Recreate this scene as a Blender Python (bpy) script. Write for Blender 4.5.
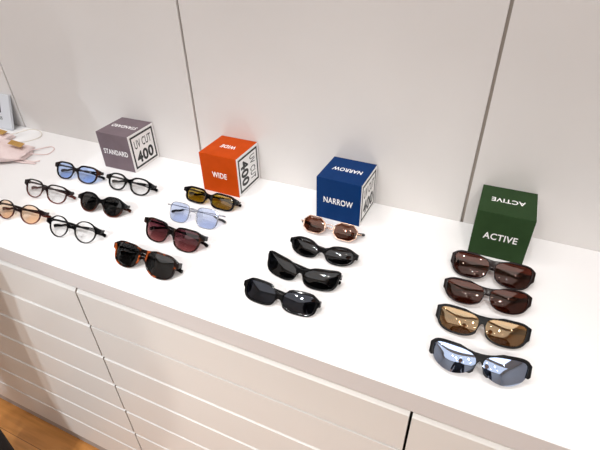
import bpy, bmesh, math, random
from mathutils import Vector, Matrix, Euler
for o in list(bpy.data.objects): bpy.data.objects.remove(o)
SC = bpy.context.scene
COL = SC.collection
R = math.radians
random.seed(7)
ZT = 0.868                      # height of the counter top above the floor

# ------------------------------------------------------------------ camera
cam = bpy.data.cameras.new('camera'); co = bpy.data.objects.new('camera', cam); COL.objects.link(co)
cam.sensor_fit = 'HORIZONTAL'; cam.sensor_width = 36.0; cam.lens = 456.378 / 600 * 36
cam.clip_start = 0.02
yw, pt, rl = R(-25.1275), R(35.5963), R(-1.2997)
fw = Vector((math.sin(yw)*math.cos(pt), math.cos(yw)*math.cos(pt), -math.sin(pt)))
rt = fw.cross(Vector((0, 0, 1))).normalized(); up = rt.cross(fw)
c_, s_ = math.cos(rl), math.sin(rl)
r2 = c_*rt + s_*up; u2 = -s_*rt + c_*up
co.matrix_world = Matrix(((r2.x, u2.x, -fw.x, 0.20468), (r2.y, u2.y, -fw.y, -0.87186), (r2.z, u2.z, -fw.z, ZT+0.57303), (0, 0, 0, 1)))
SC.camera = co

# ------------------------------------------------------------------ world, lights, exposure
w = bpy.data.worlds.new('room_light'); SC.world = w; w.use_nodes = True
bg = w.node_tree.nodes['Background']; bg.inputs[0].default_value = (1.0, 0.97, 0.94, 1); bg.inputs[1].default_value = 0.35
SC.view_settings.view_transform = 'Standard'; SC.view_settings.look = 'None'
SC.view_settings.gamma = 1.0; SC.view_settings.use_curve_mapping = False
SC.view_settings.exposure = 0.0
def area(name, loc, target, sx, sy, power, col=(1, .96, .92)):
    l = bpy.data.lights.new(name, 'AREA'); l.shape = 'RECTANGLE'; l.size = sx; l.size_y = sy; l.energy = power; l.color = col
    o = bpy.data.objects.new(name, l); COL.objects.link(o); o.location = loc
    o.rotation_euler = (Vector(target)-Vector(loc)).to_track_quat('-Z', 'Y').to_euler(); return o
def spot(name, loc, target, power, angle, rad, col=(1, .95, .88)):
    l = bpy.data.lights.new(name, 'SPOT'); l.energy = power; l.spot_size = R(angle); l.spot_blend = 1.0; l.shadow_soft_size = rad; l.color = col
    o = bpy.data.objects.new(name, l); COL.objects.link(o); o.location = loc
    o.rotation_euler = (Vector(target)-Vector(loc)).to_track_quat('-Z', 'Y').to_euler(); return o
area('counter_fill_area', (-0.55, -0.95, 2.76), (-0.55, -0.95, 0), 4.2, 0.9, 29, (.96, .98, 1))  # added soft source for wall, counter and lens tops; no known fixture
spot('counter_spotlight', (-0.80, -0.55, 2.70), (-0.65, -0.46, ZT), 27, 70, .03, (.97, .98, 1))
spot('counter_spotlight', (0.05, -0.60, 2.70), (0.20, -0.48, ZT), 23, 70, .03, (.97, .98, 1))
spot('aisle_spotlight', (-0.6, -2.3, 2.70), (-0.85, -0.5, 0.20), 120, 46, .03, (.86, .94, 1))
spot('aisle_spotlight', (-0.4, -2.5, 2.70), (-0.2, -0.5, 0.15), 122, 46, .03, (1, .97, .93))
spot('aisle_spotlight', (0.9, -2.3, 2.70), (0.0, -0.5, 0.15), 95, 46, .03, (1, .95, .88))
area('aisle_fill_area', (-0.2, -2.9, 2.76), (-0.2, -2.9, 0), 4.6, 2.2, 36, (.96, .98, 1))  # broad dim fill added to lift drawers and room, not a real panel

# ------------------------------------------------------------------ materials
def lin(c):
    return tuple((x/12.92 if x <= .04045 else ((x+.055)/1.055)**2.4) for x in [v/255 for v in c]) + (1,)
def mat(name, rgb, rough=.5, metal=0.0, spec=.5, coat=0.0, linear=None):
    m = bpy.data.materials.new(name); m.use_nodes = True
    b = m.node_tree.nodes['Principled BSDF']
    b.inputs['Base Color'].default_value = linear or lin(rgb); b.inputs['Roughness'].default_value = rough
    b.inputs['Metallic'].default_value = metal; b.inputs['Specular IOR Level'].default_value = spec
    b.inputs['Coat Weight'].default_value = coat
    return m
def N(m, t, **k):
    n = m.node_tree.nodes.new(t)
    for a, v in k.items(): setattr(n, a, v)
    return n
def noisy(name, rgb1, rgb2, scale, rough=.5, bump=0.0, stretch=(1, 1, 1), detail=4, lo=.35, hi=.65, spec=.5, space='Object', bscale=None):
    m = mat(name, rgb1, rough, spec=spec); L = m.node_tree.links; b = m.node_tree.nodes['Principled BSDF']
    tc = N(m, 'ShaderNodeTexCoord'); mp = N(m, 'ShaderNodeMapping'); mp.inputs['Scale'].default_value = stretch
    L.new(tc.outputs[space], mp.inputs[0])
    nz = N(m, 'ShaderNodeTexNoise'); nz.inputs['Scale'].default_value = scale; nz.inputs['Detail'].default_value = detail
    L.new(mp.outputs[0], nz.inputs['Vector'])
    cr = N(m, 'ShaderNodeValToRGB'); cr.color_ramp.elements[0].position = lo; cr.color_ramp.elements[1].position = hi
    cr.color_ramp.elements[0].color = lin(rgb1); cr.color_ramp.elements[1].color = lin(rgb2)
    L.new(nz.outputs[0], cr.inputs[0]); L.new(cr.outputs[0], b.inputs['Base Color'])
    if bump:
        bp = N(m, 'ShaderNodeBump'); bp.inputs['Strength'].default_value = bump; bp.inputs['Distance'].default_value = .001
        L.new(nz.outputs[0], bp.inputs['Height']); L.new(bp.outputs[0], b.inputs['Normal'])
    return m
def vgrad(name, top, bottom, rough=.16, lo=.3, hi=.75):      # acetate whose dye runs from one colour to another over its height
    m = mat(name, top, rough, spec=.25); L = m.node_tree.links; b = m.node_tree.nodes['Principled BSDF']
    tc = N(m, 'ShaderNodeTexCoord'); sp = N(m, 'ShaderNodeSeparateXYZ'); L.new(tc.outputs['Generated'], sp.inputs[0])
    cr = N(m, 'ShaderNodeValToRGB'); cr.color_ramp.elements[0].position = lo; cr.color_ramp.elements[1].position = hi
    cr.color_ramp.elements[0].color = lin(bottom); cr.color_ramp.elements[1].color = lin(top)
    L.new(sp.outputs[2], cr.inputs[0]); L.new(cr.outputs[0], b.inputs['Base Color']); return m
def lens_mat(name, top, bottom=None, refl=.07, gloss=(1, 1, 1), rough=.015, grow=.5):
    """thin tinted lens: clear tint seen twice (front and back face) under a glossy coat"""
    m = bpy.data.materials.new(name); m.use_nodes = True; nt = m.node_tree; L = nt.links
    nt.nodes.remove(nt.nodes['Principled BSDF']); out = nt.nodes['Material Output']
    tr = N(m, 'ShaderNodeBsdfTransparent'); gl = N(m, 'ShaderNodeBsdfGlossy'); mx = N(m, 'ShaderNodeMixShader')
    gl.inputs['Roughness'].default_value = rough; gl.inputs['Color'].default_value = gloss + (1,)
    tr.inputs['Color'].default_value = top + (1,)
    if bottom:
        tc = N(m, 'ShaderNodeTexCoord'); sp = N(m, 'ShaderNodeSeparateXYZ'); L.new(tc.outputs['Generated'], sp.inputs[0])
        cr = N(m, 'ShaderNodeValToRGB'); cr.color_ramp.elements[0].position = .1; cr.color_ramp.elements[1].position = .8
        cr.color_ramp.elements[0].color = bottom + (1,); cr.color_ramp.elements[1].color = top + (1,)
        L.new(sp.outputs[2], cr.inputs[0]); L.new(cr.outputs[0], tr.inputs['Color'])
    lw = N(m, 'ShaderNodeLayerWeight'); lw.inputs[0].default_value = .5
    pw = N(m, 'ShaderNodeMath', operation='POWER'); pw.inputs[1].default_value = 4; L.new(lw.outputs['Facing'], pw.inputs[0])
    ma = N(m, 'ShaderNodeMath', operation='MULTIPLY_ADD'); ma.inputs[1].default_value = grow; ma.inputs[2].default_value = refl
    L.new(pw.outputs[0], ma.inputs[0]); L.new(ma.outputs[0], mx.inputs[0])
    L.new(tr.outputs[0], mx.inputs[1]); L.new(gl.outputs[0], mx.inputs[2]); L.new(mx.outputs[0], out.inputs[0])
    return m
def emit(name, col, s):
    m = bpy.data.materials.new(name); m.use_nodes = True; b = m.node_tree.nodes['Principled BSDF']
    b.inputs['Emission Color'].default_value = col + (1,); b.inputs['Emission Strength'].default_value = s; return m

M_WALL = noisy('warm_white_wall_panel', (220, 216, 213), (224, 220, 217), 3, .45)
M_SEAM = mat('seam_shadow_gap', (168, 158, 148), .6)
M_TOP = mat('white_laminate_top', (243, 241, 240), .35)
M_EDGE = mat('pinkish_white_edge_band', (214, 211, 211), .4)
M_DRAWER = noisy('white_drawer_front', (223, 221, 218), (226, 225, 223), 2, .38)
M_CARC = mat('dark_cabinet_interior', (90, 84, 78), .7)
M_KICK = mat('grey_plinth', (168, 164, 162), .5)
M_CEIL = mat('white_ceiling_paint', (232, 230, 226), .8)
M_ROOM = mat('pale_room_wall', (214, 213, 212), .8)
M_BLACK = mat('black_acetate', (8, 8, 9), .10, spec=.22)
M_MATTE = mat('matte_black_plastic', (13, 13, 15), .45, spec=.2)
M_BRNBLK = mat('dark_brown_plastic', (26, 15, 14), .22, spec=.22)
M_GOLD = mat('rose_gold_metal', (226, 190, 168), .25, .9)
M_SILVER = mat('silver_metal', (150, 152, 160), .28, 1)
M_TIPDK = mat('dark_temple_tip', (24, 20, 20), .25)
M_PAD = lens_mat('clear_silicone_pad', (.93, .92, .9), refl=.12)
M_TORT = noisy('tortoise_acetate', (20, 11, 9), (158, 72, 28), 75, .15, lo=.53, hi=.66, detail=2, spec=.25)
M_DKTORT = noisy('dark_tortoise_acetate', (14, 11, 11), (58, 32, 20), 70, .16, lo=.5, hi=.68, detail=2, spec=.22)
M_REDBR = vgrad('brown_fade_acetate', (26, 16, 16), (108, 44, 34), .18, .0, .62)
M_DKFADE = vgrad('black_brown_fade_acetate', (12, 11, 12), (84, 40, 26), .18, .0, .55)
M_WHITE = mat('white_print', (245, 243, 242), .5)
M_PRBLACK = mat('black_print', (16, 16, 18), .5)

# ------------------------------------------------------------------ object helpers
def link(name, me, m=None, parent=None):
    me.name = name
    o = bpy.data.objects.new(name, me); COL.objects.link(o)
    if m: me.materials.clear(); me.materials.append(m)
    if parent: o.parent = parent
    return o
def tag(o, label, cat, group=None):
    o['label'] = label; o['category'] = cat
    if group: o['group'] = group
    return o
def thing(name, label, cat, loc=(0, 0, 0), rz=0, group=None):
    o = bpy.data.objects.new(name, None); COL.objects.link(o); o.location = loc; o.rotation_euler = (0, 0, rz)
    o.empty_display_size = .02
    return tag(o, label, cat, group)
def struct(o): o['kind'] = 'structure'; return o
def box(bm, a, b, bev=0.0, seg=2):
    t = bmesh.new(); bmesh.ops.create_cube(t, size=1)
    s = [b[i]-a[i] for i in range(3)]; c = [(a[i]+b[i])/2 for i in range(3)]
    for v in t.verts: v.co = Vector((v.co.x*s[0]+c[0], v.co.y*s[1]+c[1], v.co.z*s[2]+c[2]))
    if bev: bmesh.ops.bevel(t, geom=t.edges[:], offset=bev, segments=seg, affect='EDGES', profile=.5)
    tmp = bpy.data.meshes.new('t'); t.to_mesh(tmp); t.free(); bm.from_mesh(tmp); bpy.data.meshes.remove(tmp)
def done(bm, smooth=False, angle=35):
    me = bpy.data.meshes.new('m'); bmesh.ops.recalc_face_normals(bm, faces=bm.faces[:]); bm.to_mesh(me); bm.free()
    if smooth:
        for p in me.polygons: p.use_smooth = True
        me.set_sharp_from_angle(angle=R(angle))
    return me
def boxmesh(*bxs, bev=0.0):
    bm = bmesh.new()
    for a, b in bxs: box(bm, a, b, bev)
    return done(bm)
def loft(bm, rings, closed=True, caps=True):
    vs = [[bm.verts.new(p) for p in r] for r in rings]
    n = len(rings[0])
    for i in range(len(vs)-1):
        for j in range(n if closed else n-1):
            k = (j+1) % n
            bm.faces.new((vs[i][j], vs[i][k], vs[i+1][k], vs[i+1][j]))
    if caps and closed:
        bm.faces.new(vs[0][::-1]); bm.faces.new(vs[-1])
def catmull(pts, n=6, closed=True):
    out = []; m = len(pts)
    for i in range(m if closed else m-1):
        p = [pts[(i+k) % m] if closed else pts[min(max(i+k, 0), m-1)] for k in (-1, 0, 1, 2)]
        for q in range(n):
            t = q/n
            out.append(tuple(.5*((2*p[1][d])+(-p[0][d]+p[2][d])*t+(2*p[0][d]-5*p[1][d]+4*p[2][d]-p[3][d])*t*t+(-p[0][d]+3*p[1][d]-3*p[2][d]+p[3][d])*t**3) for d in range(len(pts[0]))))
    if not closed: out.append(tuple(pts[-1]))
    return out
def tube(bm, path, rad, seg=8, closed=False, flat=None):
    """sweep along 3D path; rad number or list; flat=(a,b): half-extents along (side, up) with up ~ +z"""
    P = [Vector(p) for p in path]; n = len(P); rings = []
    for i in range(n):
        if closed: d = (P[(i+1) % n]-P[i-1]).normalized()
        else: d = (P[min(i+1, n-1)]-P[max(i-1, 0)]).normalized()
        ref = Vector((0, 0, 1)) if abs(d.z) < .93 else Vector((0, 1, 0))
        s = d.cross(ref).normalized(); u = s.cross(d)
        r = rad[i] if isinstance(rad, (list, tuple)) else rad
        ra, rb = (r if isinstance(r, (list, tuple)) else (r, r))
        ring = []
        for k in range(seg):
            a = 2*math.pi*(k+.5)/seg; ca, sa = math.cos(a), math.sin(a)
            e = .55 if flat else 1.0
            ring.append(P[i]+s*ra*math.copysign(abs(ca)**e, ca)+u*rb*math.copysign(abs(sa)**e, sa))
        rings.append(ring)
    if closed: rings.append(rings[0]); 
    if closed:
        vs = [[bm.verts.new(p) for p in r] for r in rings[:-1]]
        for i in range(n):
            a, b = vs[i], vs[(i+1) % n]
            for j in range(seg):
                k = (j+1) % seg; bm.faces.new((a[j], a[k], b[k], b[j]))
    else: loft(bm, rings)
def from_curve(cu):
    o = bpy.data.objects.new('tmp', cu); COL.objects.link(o)
    dg = bpy.context.evaluated_depsgraph_get(); dg.update()
    me = bpy.data.meshes.new_from_object(o.evaluated_get(dg))
    bpy.data.objects.remove(o); bpy.data.curves.remove(cu)
    return me
def lettering(txt, width, height, bold=0.0):
    """flat raised print in the XY plane, centred on the origin, sized to width x height"""
    cu = bpy.data.curves.new('t', 'FONT'); cu.body = txt; cu.size = 1; cu.extrude = .004; cu.offset = bold; cu.resolution_u = 4
    cu.space_character = 1.06
    me = from_curve(cu)
    xs = [v.co.x for v in me.vertices]; ys = [v.co.y for v in me.vertices]
    x0, x1, y0, y1 = min(xs), max(xs), min(ys), max(ys)
    for v in me.vertices:
        v.co = Vector(((v.co.x-(x0+x1)/2)/(x1-x0)*width, (v.co.y-(y0+y1)/2)/(y1-y0)*height, v.co.z/.004*.0001))
    return me

# ------------------------------------------------------------------ room shell
X0, X1, YF, CE = -2.9, 2.6, -4.2, 2.8
def wood_floor():
    m = mat('brown_plank_floor', (150, 95, 45), .32); L = m.node_tree.links; b = m.node_tree.nodes['Principled BSDF']
    tc = N(m, 'ShaderNodeTexCoord'); br = N(m, 'ShaderNodeTexBrick')
    br.inputs['Scale'].default_value = 1; br.inputs['Brick Width'].default_value = 1.1; br.inputs['Row Height'].default_value = .13
    br.inputs['Mortar Size'].default_value = .001; br.inputs['Color1'].default_value = lin((204, 146, 84)); br.inputs['Color2'].default_value = lin((190, 128, 66))
    br.inputs['Mortar'].default_value = lin((122, 78, 40)); L.new(tc.outputs['Object'], br.inputs['Vector'])
    mp = N(m, 'ShaderNodeMapping'); mp.inputs['Scale'].default_value = (2, 22, 1); L.new(tc.outputs['Object'], mp.inputs[0])
    nz = N(m, 'ShaderNodeTexNoise'); nz.inputs['Scale'].default_value = 3; nz.inputs['Detail'].default_value = 6; L.new(mp.outputs[0], nz.inputs['Vector'])
    mx = N(m, 'ShaderNodeMix', data_type='RGBA', blend_type='MULTIPLY'); mx.inputs[0].default_value = .45
    cr = N(m, 'ShaderNodeValToRGB'); cr.color_ramp.elements[0].color = (.45, .4, .35, 1); cr.color_ramp.elements[1].color = (1, 1, 1, 1)
    cr.color_ramp.elements[0].position = .3; cr.color_ramp.elements[1].position = .6
    L.new(nz.outputs[0], cr.inputs[0]); L.new(br.outputs[0], mx.inputs[6]); L.new(cr.outputs[0], mx.inputs[7]); L.new(mx.outputs[2], b.inputs['Base Color'])
    return m
struct(link('floor', boxmesh(((X0, YF, -.05), (X1, .1, 0))), wood_floor()))
struct(link('ceiling', boxmesh(((X0, YF, CE), (X1, .1, CE+.05))), M_CEIL))
# back wall: lacquered panels with open shadow seams between them
seams = [-2.9, -1.830, -1.158, -.4850, .1806, .852, 1.524, 2.6]
bm = bmesh.new()
for a, b in zip(seams[:-1], seams[1:]): box(bm, (a+.0028, 0, 0), (b-.0028, .007, CE), .0008, 1)
wb = struct(link('wall_back', done(bm), M_WALL))
struct(link('trim_1', boxmesh(((X0, .007, 0), (X1, .06, CE))), M_SEAM))
struct(link('wall_front', boxmesh(((X0, YF-.05, 0), (X1, YF, CE))), M_ROOM))
struct(link('wall_left', boxmesh(((X0-.05, YF, 0), (X0, .06, CE))), M_ROOM))
struct(link('wall_right', boxmesh(((X1, YF, 0), (X1+.05, .06, CE))), M_ROOM))

# ------------------------------------------------------------------ drawer counter
YC = -.4581
top = boxmesh(((-1.856, YC, ZT-.043), (1.545, -.0002, ZT)), bev=.0012)
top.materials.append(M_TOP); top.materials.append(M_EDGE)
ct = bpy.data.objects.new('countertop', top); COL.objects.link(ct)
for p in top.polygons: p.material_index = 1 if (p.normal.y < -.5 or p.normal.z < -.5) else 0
tag(ct, 'long white laminate countertop along the panelled wall carrying the eyewear', 'countertop')
LV = [-.0575, -.1625, -.267, -.372, -.478, -.5845, -.688, -.800]
def drawer_mesh(w_, z0, z1, chamfer):
    """front panel, x -w/2..w/2, z z0..z1, front at y=0; sloped top lip"""
    d = .018; g = .0018
    prof = [(0, z0+g), (0, z1-g-chamfer), (chamfer, z1-g), (d, z1-g), (d, z0+g)] if chamfer > .0005 else [(0, z0+g), (0, z1-g), (d, z1-g), (d, z0+g)]
    bm = bmesh.new(); loft(bm, [[(x, y, z) for y, z in prof] for x in (-w_/2, w_/2)])
    me = done(bm); return me
units = [(-1.856, -1.176, 'white drawer cabinet at the far left end under the countertop beside the standing person'),
         (-1.176, -.4955, 'white drawer cabinet below the round clear glasses and the pink pouches'),
         (-.4955, .1845, 'middle white drawer cabinet below the tortoiseshell and black sunglasses rows'),
         (.1845, .865, 'white drawer cabinet right of the dark vertical gap, below the mirrored sunglasses'),
         (.865, 1.545, 'white drawer cabinet at the right end of the counter, past the green box')]
for i, (a, b, lab) in enumerate(units):
    w_ = b-a; gx = .0022
    t = thing('drawer_cabinet', lab, 'cabinet', ((a+b)/2, YC+.005, 0), 0, 'white drawer cabinets under the countertop')
    link('cabinet_body', boxmesh(((-w_/2+.002, .0195, .0), (w_/2-.002, .43, ZT-.0445))), M_CARC, t)
    link('plinth', boxmesh(((-w_/2, .012, 0), (w_/2, .0190, ZT-.803))), M_KICK, t)
    for k in range(7):
        ch = .0055
        if i == 2 and k == 1: ch = .0
        link('drawer', drawer_mesh(w_-2*gx, ZT+LV[k+1], ZT+LV[k]-(.0025 if ch == 0 else 0), ch), M_DRAWER, t)

# ------------------------------------------------------------------ display cubes
def cube_box(cx, cy, yaw, rgb, word, ww, lab, rot_panel=False, roll_top=True):
    t = thing('display_box', lab, 'display box', (cx, cy, ZT), yaw, 'cube display boxes in front of the wall')
    S = .05
    m = noisy('printed_card_'+word.lower(), rgb, tuple(min(255, int(c*1.04+2)) for c in rgb), 30, .55, spec=.08)
    link('box_body', boxmesh(((-S, -S, 0), (S, S, 2*S)), bev=.0005), m, t)
    e = .00015
    l = link('front_lettering', lettering(word, ww, .0145, .016), M_WHITE, t); l.matrix_local = Matrix.Translation((0, -S-e, .049)) @ Matrix.Rotation(R(90), 4, 'X')
    l['label'] = 'white word '+word+' on the front'
    l = link('top_lettering', lettering(word, ww, .0145, .016), M_WHITE, t); l.matrix_local = Matrix.Translation((0, 0, 2*S+e)) @ Matrix.Rotation(R(180), 4, 'Z')
    l['label'] = 'white word '+word+' upside down on the top'
    # white side panel
    pn = link('side_panel', boxmesh(((S, -S+.0004, .0004), (S+.0004, S-.0004, 2*S-.0004))), M_WHITE, t); pn['label'] = 'white printed side panel'
    base = Matrix.Translation((S+.0004, 0, S)) @ Matrix(((0, 0, 1, 0), (1, 0, 0, 0), (0, 1, 0, 0), (0, 0, 0, 1)))
    if rot_panel: base = base @ Matrix.Rotation(R(-90), 4, 'Z')
    bm = bmesh.new(); q = .0435; k = .0385
    for a, b in (((-q, k), (q, q)), ((-q, -q), (q, -k)), ((-q, -k), (-k, k)), ((k, -k), (q, k))): box(bm, (a[0], a[1], 0), (b[0], b[1], .00015))
    br = link('panel_border', done(bm), M_PRBLACK, pn); br.matrix_local = base; br['label'] = 'black square outline'
    l = link('panel_lettering', lettering('UV CUT', .064, .0225, 0.004), M_PRBLACK, pn); l.matrix_local = base @ Matrix.Translation((0, .0185, e)); l['label'] = 'thin black words UV CUT'
    l = link('panel_number', lettering('400', .064, .032, .035), M_PRBLACK, pn); l.matrix_local = base @ Matrix.Translation((0, -.0175, e)); l['label'] = 'bold black number 400'
    return t
cube_box(-.67637, -.0525, R(1.4), (112, 98, 103), 'STANDARD', .078, 'mauve grey cube box lettered STANDARD, leftmost against the wall')
cube_box(-.36163, -.0515, R(-.3), (182, 66, 6), 'WIDE', .040, 'orange cube box lettered WIDE, standing against the wall', True)
cube_box(-.06517, -.0525, R(-1.3), (10, 48, 98), 'NARROW', .066, 'blue cube box lettered NARROW, standing against the wall')
cube_box(.25595, -.0515, R(.45), (42, 64, 36), 'ACTIVE', .060, 'green cube box lettered ACTIVE, rightmost against the wall')

# ------------------------------------------------------------------ eyewear
MM = .001
def offset_loop(pts, wf):
    n = len(pts); out = []
    area_ = sum(pts[i][0]*pts[(i+1) % n][1]-pts[(i+1) % n][0]*pts[i][1] for i in range(n))
    sg = 1 if area_ > 0 else -1
    for i in range(n):
        dx = pts[(i+1) % n][0]-pts[i-1][0]; dz = pts[(i+1) % n][1]-pts[i-1][1]; l = math.hypot(dx, dz) or 1
        nx, nz = sg*dz/l, -sg*dx/l; w_ = wf(nx, nz)
        out.append((pts[i][0]+nx*w_, pts[i][1]+nz*w_))
    return out
def shape(pts, n=6, sharp=False):
    if sharp:          # straight sides with slightly rounded corners
        q = []; m = len(pts)
        for i in range(m):
            p, a, b = pts[i], pts[i-1], pts[(i+1) % m]
            for f, o in ((.16, a), (0.0, None), (.16, b)):
                if o is None: q.append((p[0]*.94+(a[0]+b[0])*.03, p[1]*.94+(a[1]+b[1])*.03))
                else: q.append((p[0]+(o[0]-p[0])*f, p[1]+(o[1]-p[1])*f))
        out = []
        for i in range(len(q)):
            a, b = q[i], q[(i+1) % len(q)]
            for k in range(4): out.append((a[0]+(b[0]-a[0])*k/4, a[1]+(b[1]-a[1])*k/4))
        return out
    return catmull(pts, n)
def ang(p): return math.degrees(math.atan2(p[1], p[0])) % 360
def between(a, lo, hi):
    a, lo, hi = a % 360, lo % 360, hi % 360
    return lo <= a <= hi if lo <= hi else (a >= lo or a <= hi)
def cyc_run(pts, lo, hi):
    """points of loop with angle outside (lo..hi), in order, starting just after hi"""
    n = len(pts); keep = [not between(ang(p), lo, hi) for p in pts]
    st = next(i for i in range(n) if keep[i] and not keep[i-1])
    out = []
    for k in range(n):
        if not keep[(st+k) % n]: break
        out.append(pts[(st+k) % n])
    return out

def glasses(s):
    """s: dict describing one pair. Local frame: x across, z up the lens, y behind the lens; mm"""
    kx, kz = s.get('kx', 1), s.get('kz', 1)
    L = [(p[0]*kx, p[1]*kz) for p in (shape(s['lens'], 6, True) if s.get('sharp') else s['lens'])]; cx = s['cx']*kx; W = s['W']/2*kx; th = s.get('t', 4.0); kb = s.get('wrap', .0010); tilt = s.get('tilt', {G1: 33, G2: 34, G3: 36, G4: 43}[s['group']])
    vh = s.get('vh', 8); rise = s.get('rise', 0)
    root = thing(s.get('name', 'sunglasses'), s['label'], s.get('cat', 'sunglasses'), (0, 0, 0), 0, s['group'])
    parts = []
    def bend(x): return kb*x*x
    metal = s.get('metal'); half = s.get('half')
    rt_, rb_, rs_ = s.get('rim', (3, 2.2, 2.6))
    # ---- frame
    if not metal:
        wf = lambda nx, nz: (rt_*max(nz, 0)+rb_*max(-nz, 0)+rs_*(1-abs(nz)))
        O = offset_loop(L, wf)
        bt, bb = s.get('bridge', (6, -1)); nu, nl = s.get('nose', (140, 205)); lu, ll = s.get('lug', (38, 5)) or (0, 0)
        # loop starting after the nose gap, running round bottom, outer side, top
        run = cyc_run(O, nu, nl)            # ordered counter-clockwise: from nl (below nose) ... to nu
        lz0, lz1 = s.get('lugz', (vh+3.5, vh-5))
        pts = []; inl = False
        for p in run:
            if s.get('lug', 1) and between(ang(p), ll, lu):
                if not inl:
                    pts += [(W-cx-.4, lz1), (W-cx, lz1+1.2), (W-cx, lz0-1.2), (W-cx-.6, lz0)]; inl = True
            else: pts.append(p)
        halfo = [(p[0]+cx, p[1]) for p in pts]
        # bridge arcs from run ends to centre line
        a = halfo[-1]; b = halfo[0]
        up_arc = [(a[0]*(1-t), a[1]+(bt-a[1])*(1-(1-t)**2)) for t in (.35, .7)]
        lo_arc = [(b[0]*t, bb+(b[1]-bb)*t*t) for t in (.3, .65)]
        right = [(0.0, bb)]+lo_arc+halfo+up_arc+[(0.0, bt)]
        if half:                              # brow frame only: cut the lower rim away
            lo_h, hi_h = half
            outer = [p for p in halfo if not between(ang((p[0]-cx, p[1])), lo_h, hi_h)]
            inner = cyc_run(L, lo_h, hi_h)    # from hi_h round top ... need order from outer lower to nose lower
            inner = [(p[0]*.99+cx, p[1]*.99) for p in inner]
            # outer path: bridge bottom -> (nose side kept points) ; then top from nose; split at the cut
            nose_side = []; top_side = []
            seen_cut = False
            for p in halfo:
                if between(ang((p[0]-cx, p[1])), lo_h, hi_h): seen_cut = True; continue
                (top_side if seen_cut else nose_side).append(p)
            right = [(0.0, bb)]+lo_arc+nose_side+inner[::-1]+top_side+up_arc+[(0.0, bt)]
        left = [(-x, z) for x, z in right[1:-1]][::-1]
        def smooth(lp):
            d = [0]
            for i in range(len(lp)): d.append(d[-1]+math.dist(lp[i], lp[(i+1) % len(lp)]))
            m = int(d[-1]); q = []; k = 0
            for i in range(m):
                t = d[-1]*i/m
                while d[k+1] < t: k += 1
                f = (t-d[k])/max(d[k+1]-d[k], 1e-6); a_, b_ = lp[k], lp[(k+1) % len(lp)]
                q.append((a_[0]+(b_[0]-a_[0])*f, a_[1]+(b_[1]-a_[1])*f))
            for _ in range(s.get('soft', 7)):
                q = [p if abs(p[0]) > W-2.2 else ((q[i-1][0]+2*p[0]+q[(i+1) % m][0])/4, (q[i-1][1]+2*p[1]+q[(i+1) % m][1])/4) for i, p in enumerate(q)]
            return q
        loops = [smooth(right+left) if not half else right+left]
        if not half: loops += [[(p[0]+cx, p[1]) for p in L], [(-p[0]-cx, p[1]) for p in L]]
        if s.get('hole'):
            hw, h0, h1 = s['hole']; loops.append([(-hw, h0+1), (-hw+1, h0), (hw-1, h0), (hw, h0+1), (hw, h1-1), (hw-1, h1), (-hw+1, h1), (-hw, h1-1)])
        cu = bpy.data.curves.new('f', 'CURVE'); cu.dimensions = '2D'; cu.fill_mode = 'BOTH'
        bv = min(s.get('bev', .7), th/2-.05); cu.extrude = (th/2-bv)*MM; cu.bevel_depth = bv*MM; cu.bevel_resolution = 1; cu.offset = -bv*MM
        for lp in loops:
            sp = cu.splines.new('POLY'); sp.points.add(len(lp)-1); sp.use_cyclic_u = True
            for q, (x, z) in zip(sp.points, lp): q.co = (x*MM, z*MM, 0, 1)
        me = from_curve(cu)
        for v in me.vertices:
            x, z, d = v.co.x/MM, v.co.y/MM, v.co.z/MM
            r = rise*(abs(x)/W)**2
            v.co = Vector((x, bend(x)-d, z+r))*MM
        bm = bmesh.new(); bm.from_mesh(me); bpy.data.meshes.remove(me)
        bmesh.ops.remove_doubles(bm, verts=bm.verts[:], dist=.00002)
        # solid end pieces running back to the hinges
        for sx in (-1, 1):
            yb = bend(W)
            prof = [(W-6.0, yb-1.0), (W-.6, yb-1.0), (W-.4, yb+6), (W-1.4, yb+10.5), (W-5.5, yb+10.5)]
            r = rise
            loft(bm, [[Vector((sx*x, y, z+r))*MM for x, y in prof] for z in (max(lz1, vh-4)+.6, lz0-1.0)])
        parts.append(('frame', done(bm, True, 40), s['frame']))
    else:
        mt = s['frame']; bm = bmesh.new(); rr = s.get('wire', .75)
        for sx in (-1, 1):
            tube(bm, [Vector((sx*(p[0]+cx), bend(p[0]+cx), p[1]))*MM for p in L[::2]], [(1.25*MM, rr*MM)]*len(L[::2]), 8, True)
            # end piece to hinge
            ox = max(p[0] for p in L)+cx-1
            tube(bm, [Vector((sx*x, y, z))*MM for x, y, z in ((ox, bend(ox), vh), (W-2, bend(W)-.5, vh), (W-.3, bend(W)+2, vh), (W-1.2, bend(W)+8, vh))], [(1.0*MM, 1.3*MM)]*4, 8)
        nx = cx+min(p[0] for p in L)
        for zb, arch in s['bars']:
            zz = catmull([(-nx-.6, bend(nx), zb-1.5), (-nx*.55, -1.2, zb+arch*.8), (0, -1.8, zb+arch), (nx*.55, -1.2, zb+arch*.8), (nx+.6, bend(nx), zb-1.5)], 4, False)
            tube(bm, [Vector(p)*MM for p in zz], [(.9*MM, .9*MM)]*len(zz), 8)
        parts.append(('frame', done(bm, True, 60), mt))
    # ---- lenses
    bul = s.get('bulge', 2.0); ex = 1.012 if not metal else .995
    if half: ex = 1.0
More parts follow.
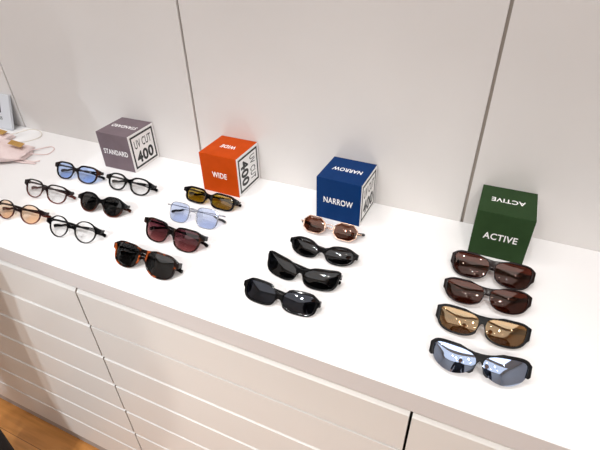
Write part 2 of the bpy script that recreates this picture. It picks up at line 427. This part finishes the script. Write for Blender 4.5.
    for sx in (-1, 1):
        bm = bmesh.new(); n = len(L); rr = [0.0, .25, .5, .75, .92, 1.0]; T = 1.5
        def P(f, p, off):
            x = p[0]*f*ex+cx; z = p[1]*f*ex
            return Vector((sx*x, bend(x)-bul*(1-f*f)+off+.6, z+rise*(abs(x)/W)**2))*MM
        lay = []
        for off in (-T/2, T/2):
            c = bm.verts.new(P(0, L[0], off)); rings = [[bm.verts.new(P(f, p, off)) for p in L] for f in rr[1:]]
            for j in range(n): bm.faces.new((c, rings[0][j], rings[0][(j+1) % n]))
            for i in range(len(rings)-1):
                for j in range(n): bm.faces.new((rings[i][j], rings[i+1][j], rings[i+1][(j+1) % n], rings[i][(j+1) % n]))
            lay.append(rings[-1])
        for j in range(n): bm.faces.new((lay[0][j], lay[0][(j+1) % n], lay[1][(j+1) % n], lay[1][j]))
        parts.append(('lens', done(bm, True, 40), s['lensm']))
    # ---- table plane in the local frame: v = vb + n*tan(tilt)
    frv = [v.co/MM for v in parts[0][1].vertices]+[v.co/MM for q in parts[1:3] for v in q[1].vertices]
    ct_, st_ = math.cos(R(tilt)), math.sin(R(tilt))
    low = min(v.z*ct_-v.y*st_ for v in frv)
    def vtab(y): return (low+y*st_)/ct_
    # ---- temples, folded behind the lenses, one over the other
    thick = s.get('arm', (1.5, 2.8)); tipm = s.get('tipm')
    for q, sx in enumerate((1, -1)):
        yb = bend(W)+11; hx = W-2.8
        depth0 = yb; y1 = max(yb, 7+bul*0+bend(cx)*.4)+3.2+q*4.2
        zt = vh+rise
        xe = W-s.get('tipin', 4)
        ytip = y1+2
        vt = max(vtab(ytip)+thick[1]+1.6, -22)
        zm = zt-s.get('droop', 4.5)
        path = catmull([(hx, depth0-1, zt), (hx-2, depth0+2.2, zt), (hx-9, y1-.6, zt-.2), (hx*.4, y1, zt-.8), (-hx*.1, y1+.3, zm+.6), (-hx*.48, y1+.8, zm-.4), (-hx*.68, y1+1.3, zm-3.0-(zm-vt)*.18), (-hx*.86, y1+1.8, vt+(zm-vt)*.36), (-xe, ytip, vt)], 5, False)
        nP = len(path); rad = []
        for i in range(nP):
            f = i/(nP-1); hgt = thick[1]*(1-.25*math.sin(math.pi*min(1, f*1.25))); 
            if f > .72: hgt = thick[1]*(.85+.45*min(1, (f-.72)/.2))
            k = 1.0 if i < nP-1 else .45
            rad.append((thick[0]*MM*k, hgt*MM*k))
        pv = [Vector((sx*x, y, z))*MM for x, y, z in path]
        if tipm:
            cut = int(nP*.66)
            bm = bmesh.new(); tube(bm, pv[:cut+1], [(.8*MM, 1.0*MM)]*(cut+1), 8)
            tb = bmesh.new(); tube(tb, pv[cut-1:], [(1.5*MM*(.75 if i in (0,) else 1), 2.1*MM*(.6 if i == 0 else 1+.5*i/(nP-cut))*(1 if i < nP-cut else .5)) for i in range(nP-cut+1)], 10)
            parts.append(('temple', done(bm, True, 60), s['armm'])); parts.append(('temple_tip', done(tb, True, 60), tipm))
        else:
            bm = bmesh.new(); tube(bm, pv, rad, 12, flat=True)
            parts.append(('temple', done(bm, True, 50), s.get('armm', s['frame'])))
    # ---- nose pads
    if s.get('pads', True):
        for sx in (-1, 1):
            bm = bmesh.new(); bmesh.ops.create_uvsphere(bm, u_segments=10, v_segments=6, radius=1)
            nxp = cx+min(p[0] for p in L)
            rot = Euler((R(15), 0, R(sx*-38)), 'XYZ').to_matrix()
            for v in bm.verts:
                p = rot @ Vector((v.co.x*1.3, v.co.y*2.6, v.co.z*5.5))
                v.co = Vector((sx*(nxp-1.6)+p.x, 5.0+p.y, s.get('padz', -4)+p.z))*MM
            if metal:
                tube(bm, [Vector(p)*MM for p in ((sx*(nxp+.5), .5, -1), (sx*(nxp+1), 4.5, -1.5), (sx*(nxp-1.0), 5.5, -3.5))], .5*MM, 6)
            parts.append(('nose_pad', done(bm, True, 60), M_PAD))
    # ---- lean the pair back and stand it on the counter
    T = Matrix.Rotation(R(-tilt), 4, 'X')
    zmin = 1e9; ys = []
    for nme, me, m in parts:
        me.transform(T); zmin = min(zmin, min(v.co.z for v in me.vertices)); ys += [v.co.y for v in me.vertices]
    last = None
    for nme, me, m in parts:
        me.transform(Matrix.Translation((0, 0, -zmin+.0002)))
        o = link(nme, me, m, last if nme == 'temple_tip' else root)
        if nme == 'temple': last = o
        if nme == 'lens' and s.get('lenslab'): o['label'] = s['lenslab']
    root.location = (s['pos'][0], s['pos'][1], ZT); root.rotation_euler = (0, 0, R(s['yaw']))
    return root

LN_CLEAR = lens_mat('clear_lens', (.985, .985, .985), refl=.05)
LN_BLUE = lens_mat('light_blue_lens', (.70, .80, .98), refl=.06)
LN_ORANGE = lens_mat('light_orange_lens', (.98, .86, .75), refl=.05)
LN_SMOKE = lens_mat('smoke_grey_lens', (.17, .17, .17), refl=.055)
LN_DARK = lens_mat('black_lens', (.07, .07, .08), refl=.055)
LN_DARKB = lens_mat('blue_black_lens', (.06, .06, .09), refl=.065, gloss=(.8, .86, 1))
LN_BURG = lens_mat('burgundy_fade_lens', (.32, .16, .19), (.66, .45, .45), refl=.05)
LN_OLIVE = lens_mat('olive_yellow_lens', (.62, .51, .13), refl=.07)
LN_BROWN = lens_mat('brown_lens', (.34, .17, .11), refl=.07, gloss=(1, .86, .76))
LN_PALEBLUE = lens_mat('pale_blue_lens', (.77, .82, .93), refl=.06)
LN_DKBROWN = lens_mat('dark_brown_lens', (.28, .12, .09), refl=.045, gloss=(1, .8, .7))
LN_GOLD = lens_mat('gold_mirror_lens', (.50, .34, .18), refl=.22, gloss=(1, .80, .52))
LN_MIRROR = lens_mat('blue_silver_mirror_lens', (.16, .17, .22), refl=.70, gloss=(.58, .72, .98))

def sup(w, h, n, taper=0.0, slope=0.0, sag=0.0, m=64):
    """lens outline from a superellipse; n = corner squareness (outer top, inner top, inner bottom, outer bottom)"""
    raw = []
    for i in range(400):
        t = 2*math.pi*i/400; c, q = math.cos(t), math.sin(t)
        e = n[0 if c >= 0 and q >= 0 else 1 if q >= 0 else 2 if c < 0 else 3]
        r = (abs(c)**e+abs(q)**e)**(-1/e)
        x, z = r*c, r*q
        raw.append((w/2*x*(1+taper*z)+sag*min(0, z)*-1, h/2*z+slope*x*(1 if z > 0 else .55)))
    d = [0]
    for i in range(400): d.append(d[-1]+math.dist(raw[i], raw[(i+1) % 400]))
    out = []; k = 0
    for i in range(m):
        t = d[-1]*i/m
        while d[k+1] < t: k += 1
        f = (t-d[k])/(d[k+1]-d[k]); p, r = raw[k], raw[(k+1) % 400]
        out.append((p[0]+(r[0]-p[0])*f, p[1]+(r[1]-p[1])*f))
    return out
PANTO = sup(48, 42, (2.6, 2.5, 2.1, 2.2), .05)
ROUND = sup(48, 45, (2.15, 2.15, 2.0, 2.0), .02)
BOST = sup(51, 40, (3.6, 2.9, 2.2, 2.4), .08)
RECTL = sup(52, 33, (4.2, 3.6, 3.2, 3.6), .02)
SQUARE = sup(51, 41, (3.6, 3.6, 2.8, 3.0), .05)
WELL = sup(55, 45, (4.0, 3.0, 2.4, 2.7), .10, 1.0)
AVIA = sup(54, 45, (3.8, 4.6, 2.3, 2.5), .05, 0, 2.0)
OCT = [(25, 7), (14, 18), (-11, 18), (-23, 9), (-24.5, -8), (-13, -18), (12, -18), (24, -9)]
OVAL = sup(54, 31, (2.3, 2.1, 2.1, 2.2), .04, 3.0)
CATE = sup(59, 37, (11, 2.4, 2.6, 3.2), .09, 6.0)
BIGRECT = sup(57, 37, (3.8, 2.8, 2.6, 3.4), .02, 1.5)
SPORT = sup(60, 41, (5.0, 3.2, 2.3, 2.7), .07, 1.0)
SPORT2 = sup(61, 38, (4.5, 3.0, 2.1, 2.3), .07, 1.0)
HALFL = sup(62, 40, (4.6, 2.8, 1.8, 2.0), .09, 2.0)

G1, G2, G3, G4 = 'eyewear below the STANDARD box', 'sunglasses in the WIDE row', 'sunglasses in the NARROW row', 'sunglasses in the ACTIVE row'
specs = [
 # --- STANDARD
 dict(label='blue tinted glasses with glossy black frame, nearest the front of the grey STANDARD box', name='eyeglasses', cat='glasses', group=G1, lens=BOST, cx=34, W=142, rim=(4.4, 3.0, 3.6), vh=10, lug=(36, 8), lugz=(15.5, 5.5), soft=4, frame=M_DKTORT, lensm=LN_BLUE, lenslab='light blue lens', bridge=(12, 4), pos=(-.728, -.180), yaw=1.0),
 dict(label='thick black round glasses with clear lenses, beside the grey STANDARD box lower corner', name='eyeglasses', cat='glasses', group=G1, lens=PANTO, cx=34, W=143, rim=(4.0, 3.4, 4.0), frame=M_BLACK, lensm=LN_CLEAR, bridge=(12, 4), pos=(-.569, -.176), yaw=-2),
 dict(label='reddish brown fading frame glasses with clear lenses, second row at the left', name='eyeglasses', cat='glasses', group=G1, lens=BOST, cx=34.5, W=143, rim=(3.2, 2.0, 2.6), vh=10, lug=(36, 8), lugz=(15.5, 5.5), soft=4, frame=M_REDBR, lensm=LN_CLEAR, bridge=(12, 4), pos=(-.730, -.277), yaw=.5),
 dict(label='black to brown fading round sunglasses with smoky grey lenses, right of the clear brown pair', group=G1, lens=PANTO, cx=35, W=144, rim=(3.6, 2.6, 3.4), frame=M_DKFADE, lensm=LN_SMOKE, lenslab='smoky grey lens', bridge=(12, 4), pos=(-.566, -.270), yaw=-.5),
 dict(label='thin dark brown round glasses with pale orange lenses, cut by the left picture edge', name='eyeglasses', cat='glasses', group=G1, lens=ROUND, cx=35, W=144, rim=(2.0, 1.6, 1.9), frame=M_REDBR, lensm=LN_ORANGE, lenslab='pale orange lens', bridge=(7, 1.5), nose=(150, 178), pos=(-.716, -.372), yaw=.5),
 dict(label='thin black round glasses with clear lenses, front row right of the orange lens pair', name='eyeglasses', cat='glasses', group=G1, lens=ROUND, cx=35, W=144, rim=(2.2, 1.8, 2.0), frame=M_BLACK, lensm=LN_CLEAR, bridge=(7, 1.5), nose=(150, 178), pos=(-.550, -.368), yaw=2),
 # --- WIDE
 dict(label='thick black rectangular sunglasses with olive yellow lenses below the orange WIDE box', group=G2, lens=RECTL, cx=35.5, W=150, rim=(4.5, 4.0, 4.5), frame=M_BLACK, lensm=LN_OLIVE, lenslab='olive yellow lens', bridge=(9, 0), pos=(-.353, -.158), yaw=-2.5, vh=8),
 dict(label='thin silver metal sunglasses with pale blue lenses, second in the WIDE row', group=G2, lens=SQUARE, cx=35.5, W=147, metal=True, frame=M_SILVER, lensm=LN_PALEBLUE, lenslab='pale blue lens', bars=[(13, 1.5), (5, 3)], armm=M_SILVER, tipm=M_TIPDK, pos=(-.345, -.225), yaw=-1, vh=12),
 dict(label='glossy dark square sunglasses with burgundy fading lenses, third in the WIDE row', group=G2, lens=WELL, cx=36.5, W=152, rim=(3.6, 2.4, 3), lug=(36, 14), lugz=(19.5, 9), soft=4, frame=M_DKTORT, lensm=LN_BURG, lenslab='burgundy lens fading to pink', bridge=(12, 3), pos=(-.350, -.293), yaw=-2, vh=12),
 dict(label='tortoiseshell aviator sunglasses with double bridge and grey lenses, frontmost in the WIDE row', group=G2, lens=AVIA, cx=37, W=146, hole=(6.3, 7.0, 14.0), rim=(3.2, 2.6, 3), frame=M_TORT, lensm=LN_SMOKE, lenslab='dark grey lens', bridge=(20.5, 2.5), soft=3, nose=(126, 190), pos=(-.350, -.383), yaw=-.5, vh=6, lugz=(15, 5), armm=M_DKTORT),
 # --- NARROW
 dict(label='thin rose gold octagonal sunglasses with brown lenses below the blue NARROW box', group=G3, lens=OCT, sharp=True, cx=34, W=134, metal=True, frame=M_GOLD, lensm=LN_BROWN, lenslab='brown lens', bars=[(4, 3)], armm=M_GOLD, tipm=M_TIPDK, pos=(-.060, -.158), yaw=-2, vh=2, wire=1.0, tipin=-3),
 dict(label='black slim oval sunglasses with dark lenses, second in the NARROW row', group=G3, lens=OVAL, cx=35, W=142, rim=(4.2, 3.6, 4), frame=M_BLACK, lensm=LN_DARK, lenslab='dark grey lens', bridge=(8, -1), pos=(-.047, -.236), yaw=.5, vh=8),
 dict(label='black pointed cat-eye sunglasses with dark lenses, third in the NARROW row', group=G3, lens=CATE, cx=37, W=144, rim=(3.6, 3.2, 3.0), frame=M_BLACK, lensm=LN_DARK, lenslab='dark grey lens', bridge=(9, 1), lug=None, lugz=(19, 12), pos=(-.068, -.282), yaw=0, vh=11),
 dict(label='black chunky rounded rectangular sunglasses, frontmost in the NARROW row', group=G3, lens=BIGRECT, cx=36, W=146, rim=(4.5, 3.8, 4.5), frame=M_BLACK, lensm=LN_DARKB, lenslab='blue black lens', bridge=(7, -2), pos=(-.069, -.365), yaw=4, vh=8),
 # --- ACTIVE
 dict(tilt=46, label='glossy dark brown sports sunglasses just in front of the green ACTIVE box', group=G4, lens=SPORT, cx=36, W=146, lug=(34, -6), lugz=(17, -1), rim=(3.6, 2.6, 3.6), frame=M_BRNBLK, lensm=LN_DKBROWN, lenslab='dark brown lens', bridge=(18, 7), nose=(108, 200), wrap=.0024, bulge=3.0, pos=(.252, -.155), yaw=2, vh=10, pads=False),
 dict(label='slim brown wraparound sports sunglasses with bronze lenses, second in the ACTIVE row', group=G4, lens=SPORT2, cx=36, W=146, lug=(34, -2), lugz=(16, 1), rim=(3.2, 1.8, 3.2), frame=M_BRNBLK, lensm=LN_DKBROWN, lenslab='bronze lens', bridge=(15, 6), nose=(112, 200), wrap=.0026, bulge=3.0, pos=(.251, -.232), yaw=2, vh=9, pads=False),
 dict(label='matte black sports sunglasses with gold lenses, third in the ACTIVE row', group=G4, lens=SPORT, cx=36, W=146, lug=(34, -8), lugz=(17, -2), rim=(3.8, 3.2, 4), frame=M_MATTE, lensm=LN_GOLD, lenslab='gold lens', bridge=(17, 6), nose=(110, 200), wrap=.0022, bulge=3.0, pos=(.252, -.303), yaw=3, vh=10, pads=False),
 dict(label='matte black half rim sunglasses with blue mirrored lenses, frontmost in the ACTIVE row', group=G4, lens=HALFL, cx=36, W=146, lug=(34, -2), lugz=(17, 0), rim=(4.2, 2, 4), frame=M_MATTE, lensm=LN_MIRROR, lenslab='blue silver mirror lens', bridge=(17, 6), nose=(110, 200), half=(215, 354), wrap=.0030, bulge=3.5, pos=(.257, -.380), yaw=3, vh=9, pads=False),
]
FIT = [(-0.7396, -0.1863, 1.0376, 0.917, 2.6167), (-0.5767, -0.1787, 1.0093, 0.8259, 1.0939), (-0.7376, -0.2827, 1.0392, 0.9453, 0.2816), (-0.5703, -0.2758, 0.9574, 0.9366, 2.5406), (-0.7218, -0.3698, 1.0, 0.8666, 5.11), (-0.5564, -0.3727, 0.9834, 0.92, 4.4909), (-0.3607, -0.1555, 1.0167, 0.8659, -2.3586), (-0.3521, -0.2302, 0.9765, 1.0511, 2.4741), (-0.3497, -0.3096, 1.0375, 0.917, -3.1772), (-0.3489, -0.3956, 1.0784, 0.9584, -1.4169), (-0.0629, -0.1591, 0.9982, 0.9499, -0.7693), (-0.0496, -0.2331, 1.0004, 0.9607, -0.5533), (-0.0615, -0.3076, 1.0386, 0.8916, -2.9446), (-0.0691, -0.3786, 0.9906, 0.8884, 0.9229), (0.2532, -0.1708, 0.9862, 1.0118, -0.7657), (0.2527, -0.2435, 0.9694, 0.9743, 3.708), (0.2532, -0.3141, 0.9725, 0.8843, 1.423), (0.2582, -0.393, 0.9662, 0.9673, 3.9289)]
for s, f in zip(specs, FIT):
    s['pos'], s['kx'], s['kz'], s['yaw'] = f[:2], f[2], f[3], f[4]
for s in specs: glasses(s)

# ------------------------------------------------------------------ pink pouches with cords, left
M_PINK = noisy('pale_pink_cloth', (230, 208, 205), (238, 219, 216), 40, .85, bump=.25)
M_TAN = noisy('tan_leather_tag', (176, 132, 62), (192, 150, 80), 50, .5)
M_CORDW = mat('off_white_cord', (226, 218, 208), .8)
M_CORDP = mat('pale_pink_cord', (232, 208, 206), .8)
def pouch(label, x, y, rz, ln, wd, ht, cords, cm, ribbons):
    t = thing('drawstring_pouch', label, 'pouch', (x, y, ZT), rz, 'pink drawstring pouches on the counter')
    rings = []; n = 28; m = 22
    rnd = random.Random(int(ln*1000+wd*777))
    ph = [rnd.uniform(0, 6.28) for _ in range(6)]
    for i in range(m+1):
        f = i/m; xx = -ln+ln*f
        hw = wd/2*(min(1, (f/.06))**.5 if f < .06 else 1)*(1 if f < .7 else 1-.28*((f-.7)/.3)**1.5)
        hh = ht/2*(min(1, (f/.18))**.5 if f < .18 else 1)*(1 if f < .6 else 1-.62*((f-.6)/.4))
        hw = max(hw, .004); hh = max(hh, .002); ring = []
        for j in range(n):
            a = 2*math.pi*j/n; ca, sa = math.cos(a), math.sin(a)
            wr = 1+.10*math.sin(3*a+ph[0]+f*5)*f+.05*math.sin(7*a+ph[1]-f*9)
            yy = hw*math.copysign(abs(ca)**.8, ca)*wr
            zz = hh+hh*math.copysign(abs(sa)**.85, sa)*(wr if sa > 0 else 1)
            ring.append((xx+.004*math.sin(4*a+ph[2])*f, yy, max(zz, .0003)))
        rings.append(ring)
    bm = bmesh.new(); loft(bm, rings); link('pouch_body', done(bm, True, 70), M_PINK, t)
    bm = bmesh.new(); zt = ht*.62
    box(bm, (-.044, -.004, 0), (-.012, .020, .0016), .0006, 1)
    for v in bm.verts: v.co.z += ht*.70+(-.012-v.co.x)*.28*ht/.03-.0005
    tg = link('leather_tag', done(bm), M_TAN, t); tg['label'] = 'tan rectangular tag'
    for cpts in cords:
        pts = catmull([(px, py, pz) for px, py, pz in cpts], 8, False)
        bm = bmesh.new(); tube(bm, pts, .0014, 8); link('cord', done(bm, True, 60), cm, t)
    for rp in ribbons:
        pts = catmull(rp, 6, False); bm = bmesh.new(); tube(bm, pts, [(.0042, .0009)]*len(pts), 8, flat=True); link('ribbon_end', done(bm, True, 50), M_PINK, t)
    return t
pouch('pale pink cloth pouch with tan tag lying in front, nearest the blue lens glasses', -.968, -.142, R(24), .20, .096, .042,
      [[(-.012, .018, .012), (.010, .034, .006), (.034, .058, .0016), (.052, .040, .0014), (.046, .010, .0014), (.012, .004, .006), (-.006, .004, .012)]], M_CORDP,
      [[(-.018, -.028, .010), (.004, -.030, .003), (.026, -.034, .0016), (.044, -.030, .0016)], [(-.020, -.036, .008), (.004, -.040, .0026), (.020, -.042, .0016), (.040, -.046, .0016)]])
pouch('pale pink cloth pouch with white cord loop lying behind, beside the small sign', -1.112, -.092, R(16), .18, .075, .030,
      [[(-.012, .016, .012), (.006, .030, .012), (.040, .052, .016), (.070, .052, .010), (.078, .030, .0016), (.050, -.004, .0014), (.012, -.010, .005), (-.006, -.004, .010)]], M_CORDW, [])

# ------------------------------------------------------------------ small upright sign
sg = thing('tabletop_sign', 'small pale grey sign leaning on the wall, cut by the left picture edge', 'sign', (-1.2234, -.0375, ZT), 0)
SM = Matrix.Rotation(R(-16), 4, 'X')
def leaned(me): me.transform(SM @ Matrix.Translation((0, 0, 0))); return me
o = link('sign_block', leaned(boxmesh(((-.055, 0, .0), (.055, .008, .106)), bev=.0006)), mat('pale_grey_acrylic', (214, 218, 224), .3), sg)
zl = min(v.co.z for v in o.data.vertices)
for v in o.data.vertices: v.co.z -= zl
o = link('printed_picture', leaned(boxmesh(((-.04, -.0003, .049), (.014, .0001, .081)))), mat('black_picture', (20, 20, 22), .4), sg); o['label'] = 'black printed rectangle'; o.location.z = -zl
me = lettering('OS', .016, .010, .02); me.transform(SM @ Matrix.Translation((.009, -.0003, .032)) @ Matrix.Rotation(R(90), 4, 'X'))
o = link('sign_lettering', me, M_PRBLACK, sg); o.location.z = -zl

# ------------------------------------------------------------------ person standing at the left (only a lower leg reaches into the picture)
def skin(nodes, edges, sub=2):
    """nodes: name -> (x, y, z, radius); grown into one continuous surface"""
    bm = bmesh.new(); lay = bm.verts.layers.skin.verify(); V = {}
    for i, (k, (x, y, z, r)) in enumerate(nodes.items()):
        v = bm.verts.new((x, y, z)); rr = r if isinstance(r, tuple) else (r, r); v[lay].radius = rr; v[lay].use_root = (i == 0); V[k] = v
    for a, b in edges: bm.edges.new((V[a], V[b]))
    me = bpy.data.meshes.new('s'); bm.to_mesh(me); bm.free()
    o = bpy.data.objects.new('tmp', me); COL.objects.link(o)
    o.modifiers.new('s', 'SKIN').use_smooth_shade = True; sb = o.modifiers.new('d', 'SUBSURF'); sb.levels = sub; sb.render_levels = sub
    dg = bpy.context.evaluated_depsgraph_get(); dg.update()
    out = bpy.data.meshes.new_from_object(o.evaluated_get(dg)); bpy.data.objects.remove(o); bpy.data.meshes.remove(me)
    for p in out.polygons: p.use_smooth = True
    return out
def chain(*k): return list(zip(k[:-1], k[1:]))
def person(label, loc, rz):
    t = thing('person', label, 'person', loc, rz)
    n = {'pel': (0, 0, .93, .125), 'sp1': (0, -.01, 1.06, .115), 'sp2': (0, -.01, 1.20, .125), 'ch': (0, 0, 1.34, .12), 'nb': (0, .005, 1.44, .062), 'nk': (0, .02, 1.50, .052), 'jaw': (0, .055, 1.545, .062), 'hd': (0, .035, 1.61, .082), 'cr': (0, .025, 1.665, .07)}
    e = chain('pel', 'sp1', 'sp2', 'ch', 'nb', 'nk', 'jaw', 'hd', 'cr')
    n['nose'] = (0, .135, 1.585, .012); e += [('hd', 'nose')]
    for s_, q in ((-1, 'l'), (1, 'r')):
        n.update({'hip'+q: (s_*.095, 0, .86, .088), 'kn'+q: (s_*.10, .015, .49, .056), 'cf'+q: (s_*.10, -.015, .34, .054), 'an'+q: (s_*.10, -.02, .09, .036), 'he'+q: (s_*.10, -.035, .045, .034), 'ba'+q: (s_*.105, .10, .035, .034), 'to'+q: (s_*.108, .17, .028, .024)})
        e += chain('pel', 'hip'+q, 'kn'+q, 'cf'+q, 'an'+q, 'ba'+q, 'to'+q)+[('an'+q, 'he'+q)]
        n.update({'sh'+q: (s_*.175, 0, 1.385, .055), 'el'+q: (s_*.225, -.02, 1.10, .040), 'wr'+q: (s_*.235, .06, .865, .026), 'pm'+q: (s_*.235, .085, .80, .028)})
        e += chain('ch', 'sh'+q, 'el'+q, 'wr'+q, 'pm'+q)
        for i, (dy, ln) in enumerate(((.026, .068), (.009, .078), (-.009, .072), (-.025, .056))):
            b = 'f%d%s' % (i, q)
            n[b+'a'] = (s_*.236, .092+dy, .772, .0095); n[b+'b'] = (s_*.230, .100+dy, .772-ln*.55, .0088); n[b+'c'] = (s_*.216, .104+dy, .772-ln, .0075)
            e += chain('pm'+q, b+'a', b+'b', b+'c')
        n['t1'+q] = (s_*.222, .118, .822, .0105); n['t2'+q] = (s_*.212, .138, .79, .0095); n['t3'+q] = (s_*.208, .146, .765, .008)
        e += chain('wr'+q, 't1'+q, 't2'+q, 't3'+q)
    body = link('body', skin(n, e), mat('skin', (214, 170, 146), .5), t)
    for s_ in (-1, 1):
        bm = bmesh.new(); bmesh.ops.create_uvsphere(bm, u_segments=12, v_segments=8, radius=.011)
        for v in bm.verts: v.co += Vector((s_*.031, .108, 1.607))
        link('eye', done(bm, True, 80), mat('dark_eye', (38, 26, 22), .2), t)
        bm = bmesh.new(); bmesh.ops.create_uvsphere(bm, u_segments=12, v_segments=8, radius=1)
        for v in bm.verts: v.co = Vector((v.co.x*.009+s_*.088, v.co.y*.018+.03, v.co.z*.03+1.595))
        link('ear', done(bm, True, 80), body.data.materials[0], t)
    bm = bmesh.new(); tube(bm, [(-.022, .117, 1.547), (0, .124, 1.545), (.022, .117, 1.547)], .006, 8); link('mouth', done(bm, True, 80), mat('lip', (176, 110, 100), .5), t)
    bm = bmesh.new(); bmesh.ops.create_uvsphere(bm, u_segments=24, v_segments=16, radius=1)
    bmesh.ops.delete(bm, geom=[v for v in bm.verts if v.co.z < -.55 or (v.co.y > .45 and v.co.z < .45)], context='VERTS')
    for v in bm.verts: v.co = Vector((v.co.x*.098, v.co.y*.108+.018, v.co.z*.108+1.635))
    link('hair', done(bm, True, 80), mat('black_hair', (22, 18, 17), .5), t)
    cl = {'pel': (0, 0, .95, .15), 'wa': (0, -.005, 1.07, .142)}; ce = [('pel', 'wa')]
    for s_, q in ((-1, 'l'), (1, 'r')):
        cl.update({'hip'+q: (s_*.098, 0, .84, .105), 'kn'+q: (s_*.10, .012, .49, .078), 'cf'+q: (s_*.10, -.01, .30, .072), 'hm'+q: (s_*.10, -.015, .095, .066)})
        ce += chain('pel', 'hip'+q, 'kn'+q, 'cf'+q, 'hm'+q)
    link('trousers', skin(cl, ce), mat('black_trouser_cloth', (20, 20, 24), .85), t)
    cl = {'ch': (0, -.003, 1.33, .142), 'sp': (0, -.01, 1.18, .148), 'hm': (0, -.005, .89, .165), 'nk': (0, .005, 1.425, .075)}; ce = [('ch', 'sp'), ('sp', 'hm'), ('ch', 'nk')]
    for s_, q in ((-1, 'l'), (1, 'r')):
        cl.update({'sh'+q: (s_*.175, 0, 1.385, .07), 'el'+q: (s_*.225, -.02, 1.10, .056), 'cu'+q: (s_*.234, .045, .90, .042)}); ce += chain('ch', 'sh'+q, 'el'+q, 'cu'+q)
    link('sweater', skin(cl, ce), mat('charcoal_knit', (44, 46, 52), .9), t)
    for s_ in (-1, 1):
        bm = bmesh.new(); rings = []
        for i in range(15):
            f = i/14; y = -.085+f*.275; hw = .046*(1-.1*math.cos(f*6))*min(1, math.sqrt(max(.05, min(f, 1-f))/.14)); h = (.085 if f < .35 else .085-.04*min(1, (f-.35)/.35))*min(1, .55+math.sqrt(min(f, 1-f)/.1)*.5)
            rings.append([(s_*(.10+.008*f)+hw*math.cos(a)*(1 if math.sin(a) < .2 else .8), y, .022+(h-.022)*max(0, math.sin(a)) if math.sin(a) > 0 else .022) for a in [2*math.pi*k/20 for k in range(20)]])
        loft(bm, rings); sh = link('shoe', done(bm, True, 50), mat('black_shoe', (18, 18, 20), .5), t)
        bm = bmesh.new(); sr = []
        for r_ in rings: sr.append(r_)
        outl = [(max(p[0] for p in r_), r_[0][1]) for r_ in rings]+[(min(p[0] for p in r_), r_[0][1]) for r_ in rings[::-1]]
        cxs = s_*.104
        lo = [bm.verts.new((cxs+(x-cxs)*1.05, y, 0)) for x, y in outl]; hi = [bm.verts.new((cxs+(x-cxs)*1.05, y, .024)) for x, y in outl]
        bm.faces.new(lo); bm.faces.new(hi)
        for j in range(len(lo)): bm.faces.new((lo[j], lo[(j+1) % len(lo)], hi[(j+1) % len(lo)], hi[j]))
        o = link('sole', done(bm, True, 40), mat('white_rubber_sole', (222, 222, 220), .6), sh); o['label'] = 'white rubber sole'
        bm = bmesh.new(); tube(bm, [(s_*.10, -.02, .075), (s_*.10, -.018, .14)], .047, 14); k = link('sock', done(bm, True, 60), mat('grey_sock', (176, 176, 180), .9), t); k['label'] = 'grey sock'
    return t
person('person in black trousers standing on the wood floor left of the white drawers', (-.852, -.760, 0), R(90))
person('person in charcoal sweater facing the counter, mirrored in the blue silver lenses', (.20, -1.42, 0), R(-8))

# ------------------------------------------------------------------ ceiling downlights (seen as bright dots in the lenses)
M_LAMP = emit('downlight_glow', (1, .95, .88), 60); M_RING = mat('white_downlight_ring', (230, 230, 228), .4)
for i, (x, y) in enumerate([(-1.5, -1.5), (-.7, -2.3), (.1, -2.3), (.9, -2.3), (1.6, -1.5), (-.3, -3.2), (.6, -3.2), (1.4, -3.0)]):
    d = thing('ceiling_downlight', 'round recessed ceiling downlight above the shop aisle', 'ceiling light', (x, y, CE), 0, 'recessed ceiling downlights')
    bm = bmesh.new(); bmesh.ops.create_cone(bm, segments=24, radius1=.032, radius2=.032, depth=.004, cap_ends=True)
    for v in bm.verts: v.co.z -= .006
    link('lamp', done(bm), M_LAMP, d)
    bm = bmesh.new(); tube(bm, [(math.cos(a)*.04, math.sin(a)*.04, -.004) for a in [2*math.pi*k/24 for k in range(24)]], .006, 8, True)
    link('lamp_ring', done(bm, True), M_RING, d)
